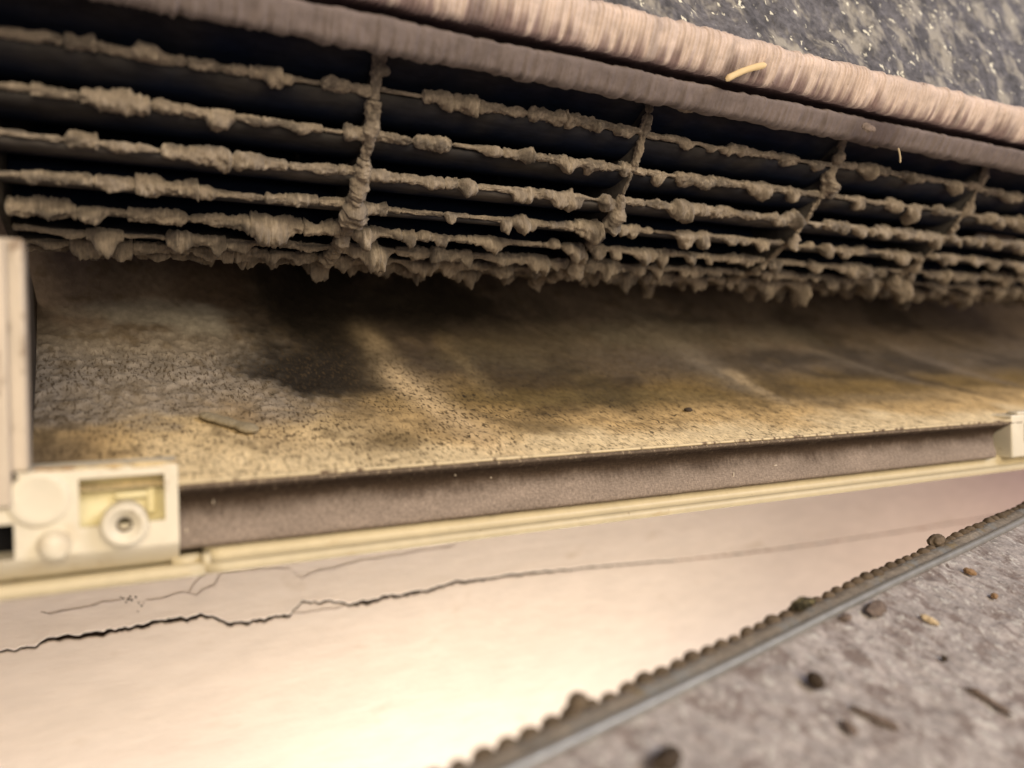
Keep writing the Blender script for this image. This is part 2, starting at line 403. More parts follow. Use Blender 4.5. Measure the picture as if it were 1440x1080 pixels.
sw = Sg + (n1 - .5) * .022 + (n2 - .5) * .010
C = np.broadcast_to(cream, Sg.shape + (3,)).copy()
C = mix(C, sand, smooth(.004, .024, sw))  # browner inward from the lip: dirt, and partly shade put into the colour
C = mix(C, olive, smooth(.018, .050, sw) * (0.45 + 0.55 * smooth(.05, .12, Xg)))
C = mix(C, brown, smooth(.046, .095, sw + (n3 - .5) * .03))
C = mix(C, np.array([.125, .098, .070]), smooth(.10, .24, Xg + (n3 - .5) * .08) * smooth(.05, .09, sw) * .8)  # lighter brown on the right, lifts the shadow there through colour
C = mix(C, np.array([.19, .145, .105]), smooth(.085, .12, sw) * .85)  # paler deep in the duct, brightening under the fan put into the colour
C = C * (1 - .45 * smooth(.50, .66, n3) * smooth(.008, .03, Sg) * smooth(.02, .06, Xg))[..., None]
# grey flaky dust on the left
left = 1 - smooth(.030, .075, Xg + (n1 - .5) * .03)
gm = left * smooth(.030, .046, sw) * (1 - smooth(.100, .125, sw))
C = mix(C, grey * 1.25, gm * .85)
flk = smooth(.46, .60, fbm(Xg * 520, Sg * 330, 9)); 
C = mix(C, grey * 1.75, gm * flk * .6)
# brown grime on the far left corner above the bracket
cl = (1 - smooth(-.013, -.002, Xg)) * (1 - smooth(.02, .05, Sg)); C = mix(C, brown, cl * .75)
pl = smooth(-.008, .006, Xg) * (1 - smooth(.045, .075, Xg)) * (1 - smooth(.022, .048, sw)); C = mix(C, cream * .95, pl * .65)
C = mix(C, np.array([.10, .07, .035]), smooth(.60, .72, n2) * smooth(.0, .02, Sg) * .45)
def blob(u, v, rx, rs, color, st, ang=0.0, seed=0, soft=.6):
    global C
    x0, s0 = on_volute(u, v)
    dx = Xg - x0; ds = Sg - s0; ca, sa = math.cos(ang), math.sin(ang)
    a = dx * ca + ds * sa; b = -dx * sa + ds * ca
    d = np.sqrt((a / rx) ** 2 + (b / rs) ** 2) + (n1 - .5) * .7 + (n2 - .5) * .45 + (fbm(Xg * 130, Sg * 50, seed) - .5) * .5
    C = mix(C, np.array(color), (1 - smooth(1 - soft, 1 + soft * .4, d)) * st)
blob(455, 455, .036, .055, black, .97, .2, 31, .7)
blob(415, 512, .022, .026, black, .9, 0, 45, .7)
blob(640, 450, .060, .030, brown * .55, .8, .1, 49, .8)
blob(520, 540, .022, .014, black * 2.2, .8, -.3, 50, .7)
blob(470, 530, .024, .016, black * 1.3, .9, 0, 36, .5)
blob(560, 420, .05, .025, black * 1.8, .85, 0, 32)
blob(400, 400, .022, .024, black * 2, .7, 0, 33)
blob(600, 500, .016, .020, brown * .7, .8, .5, 34)
blob(300, 400, .016, .020, (.085, .055, .035), .6, 0, 35)
blob(275, 452, .012, .012, (.42, .38, .31), .8, 0, 37)
blob(210, 440, .026, .009, (.34, .31, .25), .7, 0, 38)
blob(830, 480, .055, .020, (.11, .088, .058), .7, 0, 39)
blob(930, 470, .050, .018, (.15, .13, .095), .6, 0, 40)
blob(700, 560, .045, .010, (.15, .105, .04), .6, 0, 41)
blob(900, 560, .05, .010, (.19, .14, .06), .5, 0, 42)
blob(760, 600, .014, .007, (.17, .12, .055), .75, 0, 43)
blob(560, 620, .008, .007, (.20, .145, .07), .75, 0, 44)
blob(1240, 560, .05, .008, (.24, .18, .10), .6, 0, 46)
blob(1090, 470, .04, .014, (.16, .135, .10), .7, 0, 47)
blob(700, 500, .03, .020, (.10, .078, .045), .7, 0, 48)
# pale wiped streaks running down towards the lip
def streak(p0, p1, w, color, st, seed):
    global C
    a = np.array(on_volute(*p0)); b = np.array(on_volute(*p1)); d = b - a; L_ = np.linalg.norm(d); d /= L_
    t = (Xg - a[0]) * d[0] + (Sg - a[1]) * d[1]; q = -(Xg - a[0]) * d[1] + (Sg - a[1]) * d[0]
    q = q + (n1 - .5) * w * 1.2
    m = np.exp(-(q / w) ** 2) * smooth(-.1 * L_, .2 * L_, t) * (1 - smooth(.8 * L_, 1.15 * L_, t)) * (.35 + .9 * fbm(t * 120, q * 400, seed))
    C = mix(C, np.array(color), np.clip(m * st, 0, 1))
streak((505, 450), (600, 560), .0055, (.30, .23, .14), .95, 51)
streak((545, 510), (720, 650), .0075, (.60, .45, .26), .95, 52)
streak((620, 470), (700, 560), .004, (.20, .15, .08), .6, 53)
streak((760, 470), (900, 590), .010, (.055, .042, .022), .75, 60)
streak((900, 440), (1080, 560), .010, (.20, .165, .12), .7, 61)
streak((990, 470), (1170, 575), .010, (.075, .055, .032), .7, 62)
streak((300, 560), (420, 640), .007, (.30, .21, .11), .6, 63)
streak((480, 560), (560, 650), .009, (.17, .12, .06), .7, 64)
streak((1020, 520), (1110, 570), .004, (.42, .32, .19), .9, 54)
streak((1060, 450), (1320, 545), .006, (.20, .16, .115), .6, 55)
streak((1220, 470), (1440, 545), .007, (.24, .19, .14), .6, 56)
streak((1180, 500), (1400, 560), .004, (.05, .036, .024), .8, 57)
streak((1300, 470), (1440, 510), .004, (.045, .034, .024), .8, 58)
streak((540, 490), (480, 570), .006, (.03, .022, .012), .6, 59)
C = C * (.82 + .36 * n4)[..., None]
C = mix(C, np.array([.60, .50, .32]), (1 - smooth(.0005, .0022, Sg)) * .8)
spk = (1 - smooth(.075, .12, Sg)) * (.45 + .55 * smooth(.3, .6, n1)) * (1 - .55 * smooth(.16, .34, Xg)) * smooth(0, .003, Sg + .001)
rough_h = .0010 * (n2 - .5) + .0005 * gm * (flk - .5) + .0004 * (n4 - .5)
clump = np.exp(-((Xg - on_volute(900, 470)[0]) / .07) ** 2 - ((Sg - on_volute(900, 470)[1]) / .03) ** 2)
rough_h = rough_h + .0016 * clump * (fbm(Xg * 230, Sg * 150, 61, 3) - .4)
tan_ = np.gradient(vp, axis=0); tan_ /= np.linalg.norm(tan_, axis=1)[:, None]
nrm = np.stack([-tan_[:, 1], tan_[:, 0]], 1)
hh = rough_h * smooth(0, .004, Sg)
Pv = np.stack([Xg, vp[:, 0][:, None] + nrm[:, 0][:, None] * hh, vp[:, 1][:, None] + nrm[:, 1][:, None] * hh], -1)
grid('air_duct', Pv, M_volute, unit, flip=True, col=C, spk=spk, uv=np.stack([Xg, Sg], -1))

# ---- grey band under the lip
bp_ = resample(catmull([(.1710, -.0212), (.1700, -.0222), (.1735, -.0242), (.1752, -.0268), (.1740, -.0300), (.1722, -.0330), (.1722, -.0352), (.176, -.0364)], 14), 70)
ba = np.r_[0, np.cumsum(np.linalg.norm(np.diff(bp_, axis=0), axis=1))]; bt = ba / ba[-1]
nb = 900
T = np.linspace(0, 1, nb)
xl = .0075 + .0005 * np.sin(bt * 9) - .0006 * smooth(.0, .1, bt) + .0007 * (vnoise(bt * 9, 0 * bt, 4) - .5)
xr = np.interp(bt, [0, .12, .35, .6, .85, 1], [.3145, .3125, .3040, .3005, .2985, .288])
Xb = xl[:, None] + (xr - xl)[:, None] * T[None, :]
Bg = np.broadcast_to(bt[:, None], Xb.shape)
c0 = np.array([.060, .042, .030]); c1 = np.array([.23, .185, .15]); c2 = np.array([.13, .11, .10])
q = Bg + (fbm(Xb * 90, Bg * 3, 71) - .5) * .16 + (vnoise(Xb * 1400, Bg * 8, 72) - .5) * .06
CB = mix(np.broadcast_to(np.array([.13, .10, .075]), Xb.shape + (3,)).copy(), c0, smooth(.10, .25, q))  # dark brown below the lip edge, shade of the hollow painted in
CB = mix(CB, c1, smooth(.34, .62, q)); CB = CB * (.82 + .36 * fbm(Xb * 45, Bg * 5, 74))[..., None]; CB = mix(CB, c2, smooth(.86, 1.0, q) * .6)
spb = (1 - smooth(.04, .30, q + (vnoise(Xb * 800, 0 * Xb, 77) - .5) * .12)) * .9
hb = .0003 * (fbm(Xb * 400, Bg * 14, 73) - .5)
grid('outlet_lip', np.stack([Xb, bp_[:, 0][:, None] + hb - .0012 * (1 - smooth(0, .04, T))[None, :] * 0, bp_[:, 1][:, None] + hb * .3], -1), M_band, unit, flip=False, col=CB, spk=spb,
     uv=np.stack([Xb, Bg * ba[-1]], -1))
# lip edge bead
e_t = np.linspace(0, 2 * math.pi, 9)[:-1]
xe = np.linspace(.0070, .3150, 700)
re_ = .00042 * (.7 + .6 * fbm(xe * 300, 0 * xe, 81))
Pe = np.stack([np.broadcast_to(xe[:, None], (700, 8)), .1706 + np.outer(re_, np.cos(e_t)), -.02105 + np.outer(re_, np.sin(e_t))], -1)
ce = mix(np.broadcast_to(np.array([.60, .50, .32]), (700, 8, 3)).copy(), np.array([.16, .11, .07]), np.broadcast_to(smooth(.56, .74, fbm(xe * 800, 0 * xe, 82))[:, None], (700, 8)))
M_edge = material('worn_cream_edge', attr=True, rough=.6, bumps=[((1500, 900, 900), .0004, .6)])
grid('lip_edge', Pe, M_edge, unit, wrap=True, flip=True, col=ce)

# ---- cream rail under the band and the underside of the chassis
mb = MB()
mb.sweep([(.1745, -.0360), (.1750, -.0376), (.1738, -.0390), (.1712, -.0387), (.1698, -.0385), (.1690, -.0392), (.1690, -.0404), (.1698, -.0408), (.1760, -.0414), (.200, -.0470), (.330, -.0560), (.330, -.036), (.20, -.030), (.179, -.0340)], .0126, .60, 160)
mb.build('bottom_rail', M_cream, unit)
mb = MB()
mb.sweep([(.1704, -.0382), (.1694, -.0387), (.1690, -.0396), (.1694, -.0408), (.1760, -.0414), (.200, -.0470), (.330, -.0560), (.330, -.0500), (.200, -.0400), (.1740, -.0386)], -.20, .0122, 60)
for k in (0,): mb.box((.0118, .1696, -.0400), (.0134, .1738, -.0366)); mb.box((.0060, .1716, -.0392), (.0117, .1800, -.0371))
mb.build('rail_end', M_cream, unit)

# ---- mounting bracket (left), a face with a recessed pocket
YF = .1690
p_tl = at_y(110, 672, YF); p_br = at_y(232, 736, YF)
px0, px1, pz0, pz1 = p_tl[0], at_y(232, 700, YF)[0], at_y(170, 737, YF)[2], at_y(170, 670, YF)[2]
bx0, bx1, bz0, bz1 = -.1100, .0074, -.0330, -.0167
hx1 = at_y(20, 760, YF)[0]; hz0 = at_y(20, 788, YF)[2]; hz1 = at_y(20, 737, YF)[2]
hx0 = -.0357
mb = MB()
xsb = sorted([bx0, hx0, hx1, px0, px1, bx1]); zsb = sorted([bz0, hz0, hz1, pz0, pz1, bz1])
def inside(x, z, r_): return r_[0] < x < r_[1] and r_[2] < z < r_[3]
vid = {}
for x in xsb:
    for z in zsb: vid[(x, z)] = len(vid)
V = [(x, YF, z) for x in xsb for z in zsb]; Fc = []
for i in range(len(xsb) - 1):
    for j in range(len(zsb) - 1):
        xm, zm = (xsb[i] + xsb[i + 1]) / 2, (zsb[j] + zsb[j + 1]) / 2
        if inside(xm, zm, (px0, px1, pz0, pz1)) or inside(xm, zm, (hx0, hx1, hz0, hz1)): continue
        Fc.append([vid[(xsb[i], zsb[j])], vid[(xsb[i + 1], zsb[j])], vid[(xsb[i + 1], zsb[j + 1])], vid[(xsb[i], zsb[j + 1])]])
mb.add(V, Fc)
def pocket(m, x0, x1, z0, z1, y0, y1, floor=True):
    V = [(x0, y0, z0), (x1, y0, z0), (x1, y0, z1), (x0, y0, z1), (x0, y1, z0), (x1, y1, z0), (x1, y1, z1), (x0, y1, z1)]
    m.add(V, [[0, 4, 5, 1], [1, 5, 6, 2], [2, 6, 7, 3], [3, 7, 4, 0]] + ([[4, 7, 6, 5]] if floor else []))
pocket(mb, hx0, hx1, hz0, hz1, YF, YF + .010, False)
# outline: top ledge, right side, rounded underside
under = [(YF, bz0), (YF + .0006, bz0 - .0012), (YF + .0020, bz0 - .0026), (YF + .0034, bz0 - .0042), (YF + .0052, bz0 - .0052), (YF + .04, bz0 - .0056)]
nU = len(under)
mb.add([(x, y, z) for x in np.linspace(bx0, bx1, 12) for (y, z) in under], [[i * nU + j, i * nU + j + 1, (i + 1) * nU + j + 1, (i + 1) * nU + j] for i in range(11) for j in range(nU - 1)])
mb.add([(bx0, YF, bz1), (bx1, YF, bz1), (bx1, YF + .012, bz1 + .0005), (bx0, YF + .012, bz1 + .0005)], [[0, 1, 2, 3]])
mb.add([(bx1, YF, bz1), (bx1, YF, bz0), (bx1, YF + .006, bz0 - .004), (bx1, YF + .04, bz0 - .005), (bx1, YF + .012, bz1)], [[0, 1, 2, 3, 4]])
bracket = mb.build('mounting_bracket', M_cream_clean, unit)
mb = MB(); pocket(mb, px0, px1, pz0, pz1, YF, YF + .0045)
mb.build('pocket', M_pocket, bracket)
mb = MB(); mb.box((px0 + .006, YF + .0030, pz1 - .0052), (px1 - .003, YF + .0043, pz1 - .0036)); mb.box((px1 - .0034, YF + .0030, pz0 + .001), (px1 - .0016, YF + .0043, pz1 - .003))
mb.build('pocket_rib', M_pocket, bracket, bevel=.0008)
mb = MB(); mb.box((hx0 - .001, YF + .0095, hz0 - .001), (hx1 + .001, YF + .0105, hz1 + .001)); mb.build('slot', M_black, bracket)
c = at_y(175, 739, YF - .0030)
mb = MB(); R1, R0 = .0044, .0013
mb.lathe(c, (0, 1, 0), [(.011, R1 * .93), (.0012, R1 * .98), (.0004, R1 * .94), (0, R1 * .86), (.0001, R1 * .66), (.0007, R1 * .58), (.0010, R0 * 1.5), (.0012, R0), (.0062, R0 * .9)], 48)
boss = mb.build('screw_boss', M_cream_clean, bracket)
mb = MB(); mb.lathe(c, (0, 1, 0), [(.0009, R0 * 1.08), (.0013, R0 * .97), (.0058, R0 * .88), (.0058, .00001)], 20)
mb.build('screw_hole', M_rust, bracket)
c = at_y(55, 702, YF)
mb = MB(); mb.lathe(c, (0, 1, 0), [(.0005, .0056), (-.0004, .0054), (-.0008, .0048), (-.0006, .0038), (-.0006, .00001)], 40); mb.build('round_pad', M_cream_clean, bracket)
c = at_y(77, 766, YF)
mb = MB(); mb.lathe(c, (0, 1, 0), [(.0005, .0032), (-.0008, .0029), (-.0022, .0025), (-.0028, .0019), (-.0031, .0009), (-.0031, .00001)], 32); mb.build('knob', M_cream_clean, bracket)
mb = MB()
c = at_y(14, 677, YF - .0002); mb.lathe(c, (0, 1, 0), [(.001, .0017), (0, .0015), (-.0001, .00001)], 14)
mb.build('hole_spot', M_duct_side, bracket)  # dark disc standing in for a small hole
# dust and rust grime caught along the bracket's top edge
xs_ = np.linspace(-.0180, .0072, 130); tt = np.linspace(0, 2 * math.pi, 11)[:-1]
rr_ = .00065 * (.35 + 1.3 * fbm(xs_ * 500, 0 * xs_, 91))
Pg = np.stack([np.broadcast_to(xs_[:, None], (130, 10)), YF + .0009 + np.outer(rr_ * 1.6, np.cos(tt)), bz1 + .0001 + np.outer(rr_, np.sin(tt))], -1)
cg = mix(np.broadcast_to(np.array([.36, .22, .10]), (130, 10, 3)).copy(), np.array([.60, .48, .28]), np.broadcast_to(smooth(.35, .62, fbm(xs_ * 240 + 3, 0 * xs_, 92))[:, None], (130, 10)))
grid('grime', Pg, M_dust, bracket, wrap=True, flip=True, col=cg)

# ---- side plate at the left end of the duct
sx = at_y(36, 500, YF)[0]
mb = MB(); zt = at_y(20, 334, YF)[2]
mb.box((-.1100, YF + .0004, bz1 + .0002), (sx, YF + .0060, zt))
side = mb.build('side_plate', M_side, unit, bevel=.0006)
mb = MB(); mb.box((-.1080, YF - .0022, bz1 - .006), (at_y(10, 500, YF - .002)[0], YF + .0002, zt - .0006)); mb.build('side_flange', M_side, side, bevel=.0005)
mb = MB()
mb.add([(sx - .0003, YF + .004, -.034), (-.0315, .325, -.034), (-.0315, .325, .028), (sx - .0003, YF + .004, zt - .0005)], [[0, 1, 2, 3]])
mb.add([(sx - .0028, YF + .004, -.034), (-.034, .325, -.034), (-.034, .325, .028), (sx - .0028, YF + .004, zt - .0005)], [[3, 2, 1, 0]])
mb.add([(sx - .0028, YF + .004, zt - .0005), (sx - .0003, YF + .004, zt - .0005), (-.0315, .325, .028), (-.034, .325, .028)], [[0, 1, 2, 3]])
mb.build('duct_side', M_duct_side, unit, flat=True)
# ---- right bracket
mb = MB()
x0 = .3065
mb.box((x0, .170, -.0358), (.60, .2060, -.0190))
mb.box((x0 + .004, .1700, -.0190), (.60, .1745, -.0178))
rb = mb.build('end_bracket', M_cream_clean, unit, bevel=.0007)
mb = MB(); c = np.array([.318, .1696, -.0262]); mb.box(c + [-.003, -.0004, -.0035], c + [.004, .003, .0035]); mb.build('slot', M_black, rb)
# back shell of the chassis, closes the duct from behind
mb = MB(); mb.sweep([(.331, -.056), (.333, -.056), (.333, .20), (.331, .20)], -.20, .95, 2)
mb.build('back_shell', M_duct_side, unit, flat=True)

# ---- drain trough above the fan, in front of it
def trough_part(name, prof, k, x0, x1, nx, colf, amp, mat, fr=(300, 40), parent=None):
    p = resample(catmull(prof, 12), k); a_ = np.r_[0, np.cumsum(np.linalg.norm(np.diff(p, axis=0), axis=1))]; a_ /= a_[-1]
    X = np.linspace(x0, x1, nx); A, XX = np.meshgrid(a_, X, indexing='ij')
    t_ = np.gradient(p, axis=0); t_ /= np.linalg.norm(t_, axis=1)[:, None]; n_ = np.stack([-t_[:, 1], t_[:, 0]], 1)
    h = amp(XX, A)
    P = np.stack([XX, p[:, 0][:, None] + n_[:, 0][:, None] * h, p[:, 1][:, None] + n_[:, 1][:, None] * h], -1)
    return grid(name, P, mat, parent or unit, col=colf(XX, A))
mauve = np.array([.25, .205, .195]); dk = np.array([.10, .075, .075])
def c_low(X, A):
    c = np.broadcast_to(mauve * .62, X.shape + (3,)).copy()
    c = mix(c, mauve * .5, smooth(.42, .75, fbm(X * 40, A * 4, 101)) * .6)
    # darker patch in the middle of the trough
    return mix(c, dk * .6, np.exp(-((X - .225) / .012) ** 2) * .8)
trough = trough_part('drain_trough', [(.180, .0820), (.1740, .0790), (.1700, .0776), (.1684, .0778), (.1676, .0788), (.1662, .0808), (.1652, .0826), (.1656, .0834), (.1680, .0843), (.178, .0850), (.192, .0852)], 60, -.10, .75, 2600,
            c_low, lambda X, A: .0010 * (fbm(X * 420, A * 6, 102, 3) - .5) + .0022 * np.exp(-((A - .22) / .14) ** 2) * (fbm(X * 800, A * 3, 103, 3) - .45) + .0006 * (fbm(X * 90, A * 3, 104) - .5), M_tray)
def c_up(X, A):
    c = np.broadcast_to(mauve * np.array([.80, .70, .72]), X.shape + (3,)).copy()
    c = mix(c, np.array([.56, .46, .41]), smooth(.58, .74, A + (vnoise(X * 650, 0 * X, 111) - .5) * .18) * .95)  # pale upper rim, its lit highlight put into the colour
    return mix(c, mauve * .6, smooth(.64, .80, fbm(X * 150, A * 3, 112)) * .5)
def a_up(X, A):
    ridge = vnoise(X * 1000 + A * .6, 0 * X, 113) * .6 + .7 * vnoise(X * 1900, A * 2, 114)
    ph = X * 2 * math.pi / .0013 + 14 * fbm(X * 60, 0 * X, 116, 2)
    comb = (.5 + .5 * np.sin(ph)) ** .6 * (.35 + .9 * vnoise(X * 330, A * 2, 117))
    return comb * .0008 * smooth(.44, .62, A) + (ridge - .7) * .0007 * smooth(.30, .75, A) + .0006 * (fbm(X * 120, A * 3, 115) - .5)
trough_part('fin_edge', [(.192, .0882), (.176, .0874), (.1665, .0866), (.1634, .0861), (.1624, .0868), (.1610, .0888), (.1598, .0910), (.1588, .0932), (.1590, .0950), (.1608, .0964), (.166, .0978)], 70, -.10, .75, 2600, c_up, a_up, M_tray, parent=trough)
A_, XX = np.meshgrid(np.linspace(0, 1, 140), np.linspace(-.10, .78, 540), indexing='ij')
h = .0045 * (fbm(XX * 60, A_ * 8, 121) - .5) + .0022 * (fbm(XX * 240, A_ * 30, 122) - .5)
grid('coil_foam', np.stack([XX, .165 + .045 * A_ + h * -.8, .0985 + .115 * A_ + h * .4], -1), M_foam, unit, flip=False)

# ================================================================ CROSS-FLOW FAN
YC, ZC, RF = .243, .105, .065
fan = thing('blower_fan', (.15, YC, ZC), 'dark cross flow fan wheel whose long blades are crusted with thick grey brown dust', 'fan')
RI = .049
discs = [.0564 + .085 * k for k in range(-1, 6)]
dA = np.array([.245, .205, .160]); dB = np.array([.125, .106, .087]); dC = np.array([.37, .315, .25])
def dust_tube(name, path, a, b, L_, base, lumps, seed, parent, gdir=(0, -.3, -.95), nt=26, piece=True, sq=.8, ns=None):
    ns = ns or int(L_ / .00022); r_ = np.random.default_rng(seed)
    t = np.linspace(0, 1, ns); th = np.linspace(0, 2 * math.pi, nt + 1)[:-1]
    P0, A0, B0 = path(t), a(t), b(t)
    l = t * L_
    thick = base * (.55 + .75 * fbm(l * 160, 0 * l, seed, 3))
    if piece:
        e = 0.0
        win = np.ones(ns)
        while e < L_:
            ln = r_.uniform(.004, .018); k = r_.uniform(.35, 1.50)
            seg = (l >= e) & (l < e + ln); win[seg] *= k
            gap = r_.choice([.00015, .0003, .0007], p=[.55, .35, .1])
            win *= 1 - .62 * np.exp(-((l - e - ln) / gap) ** 2)
            e += ln
        thick = thick * win
    T_, H_ = np.meshgrid(l, th, indexing='ij')
    cH, sH = np.cos(H_), np.sin(H_)
    rad = thick[:, None] * (1 + 1.1 * (fbm3(T_ * 330, cH * 1.1 + 5, sH * 1.1 + 5, seed + 1, 3) - .5) + .95 * (fbm3(T_ * 1100, cH * 2.8 + 9, sH * 2.8 + 9, seed + 2, 3) - .5))
    g = np.array(gdir); g = g / np.linalg.norm(g)
    for _ in range(lumps):
        c_ = r_.uniform(.02, .98) * L_; w_ = r_.uniform(.0012, .0038); hgt = r_.uniform(.0010, .0034)
        am, bm = A0[int(c_ / L_ * (ns - 1))], B0[int(c_ / L_ * (ns - 1))]
        tl = math.atan2(g @ bm, g @ am) + r_.normal(0, .8)
        pw = r_.choice([2, 4, 6])
        rad = rad + hgt * np.exp(-np.abs((T_ - c_) / w_) ** pw) * (.10 + .90 * np.clip(np.cos(H_ - tl), 0, 1) ** 1.2) * (.55 + .9 * fbm3(T_ * 700, cH * 2.2 + 4, sH * 2.2 + 4, seed + 7, 3))
    end = np.clip(np.minimum(t, 1 - t) * L_ / .0006, 0, 1)[:, None] ** .5
    rad = rad * (.15 + .85 * end)
    V = P0[:, None, :] + A0[:, None, :] * (np.cos(H_) * rad)[..., None] + B0[:, None, :] * (np.sin(H_) * rad * sq)[..., None]
    k1 = fbm(T_ * 130, np.cos(H_) + 3, seed + 3); k2 = fbm(T_ * 900, np.sin(H_) * 2 + 3, seed + 4)
    col = mix(np.broadcast_to(dA, V.shape).copy(), dB, smooth(.45, .75, k1)); col = mix(col, dC, smooth(.52, .8, k2) * .7)
    return grid(name, V, M_dust, parent, wrap=True, flip=True, col=col)
def fpt(ph, r_): return np.array([YC - r_ * math.cos(ph), ZC - r_ * math.sin(ph)])
def blade_mesh(x0, x1, ph, dusty=1.0):
    # curved plate from the outer edge inwards
    k = 9; s = np.linspace(0, 1, k)
    rr = RF - (RF - RI) * s; pp = ph + math.radians(1) + math.radians(11) * s + math.radians(4.0) * np.sin(s * math.pi)
    mid = np.array([fpt(p, q_) for p, q_ in zip(pp, rr)])
    tn = np.gradient(mid, axis=0); tn /= np.linalg.norm(tn, axis=1)[:, None]; nn = np.stack([-tn[:, 1], tn[:, 0]], 1)
    th = .00055 * (1 - .4 * s)[:, None]
    ring = np.vstack([mid + nn * th, (mid - nn * th)[::-1]])
    sv = np.r_[s, s[::-1]]
    X = np.linspace(x0, x1, 40)
    P = np.stack([np.broadcast_to(X[:, None], (40, 2 * k)), np.broadcast_to(ring[:, 0], (40, 2 * k)), np.broadcast_to(ring[:, 1], (40, 2 * k))], -1)
    S = np.broadcast_to(sv, (40, 2 * k)); XX = P[..., 0]
    dn = smooth(-.1, .40, S + (fbm(XX * 90, S * 2, int(ph * 100) % 97) - .5) * .5)
    col = mix(np.broadcast_to(np.array([.036, .033, .031]) * dusty, P.shape).copy(), np.array([.005, .010, .026]), dn)
    return P, col
rows_vis = [8, 18, 28, 38, 48, 58, 68, 78, 88, 98, 108]
for si in range(6):
    x0, x1 = discs[si] + .0008, discs[si + 1] - .0008
    for ri, deg in enumerate(rows_vis):
        ph = math.radians(deg + .4 * math.sin(si * 3.1 + ri))
        P, col = blade_mesh(x0, x1, ph, 1.0 if ri < 4 else 2.6)
        bl = grid('blade', P, M_blade, fan, wrap=True, flip=False, col=col)
        tip = fpt(ph, RF + .0002); a = np.array([0, -math.cos(ph), -math.sin(ph)]); b = np.array([0, math.sin(ph), -math.cos(ph)])
        base = {0: .0010, 1: .0011}.get(ri, .00155) * (1.12 if si <= 1 else .95)
        nl = {0: 0, 1: 1, 2: 3, 3: 5, 4: 7, 5: 7, 6: 9, 7: 12, 8: 14, 9: 12, 10: 8}[ri] + (0, 1, 2, 4, 5, 5)[si]
        if si == 0: nl = nl // 2 + 1
        dust_tube('dust_crust', lambda t: np.stack([x0 + (x1 - x0) * t, tip[0] + .0005 * (fbm(t * 8, 0 * t, deg + si, 2) - .5), tip[1] + .0008 * (fbm(t * 9, 0 * t, deg + si + 50, 2) - .5)], 1),
                  lambda t: np.tile(a, (len(t), 1)), lambda t: np.tile(b, (len(t), 1)), x1 - x0, base, nl, 1000 + si * 60 + deg, bl)
# the rest of the blades, at the back and the top of the wheel
Vs, Fs, Cs = [], [], []; nb_ = 0
for si in range(6):
    for deg in range(118, 360, 10):
        P, col = blade_mesh(discs[si] + .0008, discs[si + 1] - .0008, math.radians(deg))
        P = P[[0, 20, 39]]; col = col[[0, 20, 39]]
        Vs.append(P.reshape(-1, 3)); Cs.append(col.reshape(-1, 3)); Fs.append(grid_faces(3, 18, True, False, nb_)); nb_ += P.size // 3
o = mesh_obj('blade', np.vstack(Vs), np.vstack(Fs), M_blade, fan, col=np.vstack(Cs)); o['kind'] = 'stuff'; o['label'] = 'dark inner blades at the back of the wheel'
for k, dx in enumerate(discs):
    mb = MB()
    n_ = 96
    ri_ = .004 if k == 0 else RI - .001
    mb.lathe((dx, YC, ZC), (1, 0, 0), [(-.0007, ri_), (-.0007, RF + .0006), (.0007, RF + .0006), (.0007, ri_), (-.0007, ri_)], n_)
    P = np.array(mb.v)
    ring = mesh_obj('partition_ring', P, mb.f, M_blade, fan, col=np.broadcast_to(np.array([.05, .045, .04]), P.shape))
    if k in (0,): continue
    f0, f1 = math.radians(0), math.radians(118)
    base = (.0, .0021, .00170, .0015, .0014, .0012, .0012)[k]
    dust_tube('dust_crust', lambda t: np.stack([dx + .0007 * (fbm(t * 7, 0 * t, k, 2) - .5), YC - (RF + .0006) * np.cos(f0 + (f1 - f0) * t), ZC - (RF + .0006) * np.sin(f0 + (f1 - f0) * t)], 1),
              lambda t: np.stack([0 * t, -np.cos(f0 + (f1 - f0) * t), -np.sin(f0 + (f1 - f0) * t)], 1),
              lambda t: np.stack([1 + 0 * t, 0 * t, 0 * t], 1), (f1 - f0) * RF, base, 14, 5000 + k, ring, gdir=(0, -.7, -.7), piece=True, sq=.85)

# ================================================================ NEAR PANEL at the lower right
d = np.array([.789, .068, .611]); d /= np.linalg.norm(d)
n_ = np.array([-.45, .55, -.70]); n_ -= (n_ @ d) * d; n_ /= np.linalg.norm(n_)
e = np.cross(d, n_); e /= np.linalg.norm(e)
if e[1] > 0: e = -e
D, Nn, Ee = cam2w(d), cam2w(n_), cam2w(e)
P0 = cam2w(np.array([(735 - 720) / F_PX, (540 - 1083) / F_PX, 1.0]) * .115)
panel = thing('panel', tuple(P0 + D * .08 + Ee * .03), 'mottled grey dusty sheet with beaded edge and thin steel rod, filling the lower right corner', 'panel')
def pw(s, q_, h=0.0): return P0 + D * s + Ee * q_ + Nn * h
ns, nq = 420, 200
S_, Q_ = np.meshgrid(np.linspace(-.10, .30, ns), np.linspace(-.0040, .16, nq), indexing='ij')
hh = .0011 * (fbm(S_ * 160, Q_ * 160, 131) - .5) + .0007 * (fbm(S_ * 520, Q_ * 520, 132, 3) - .5) - .0004
Pp = P0 + S_[..., None] * D + Q_[..., None] * Ee + hh[..., None] * Nn
grid('sheet', Pp, M_panel, panel)
back = P0 + np.array([[s * D + q_ * Ee - .003 * Nn for q_ in (-.0045, .16)] for s in (-.10, .30)])
grid('sheet_back', back, M_strip, panel)
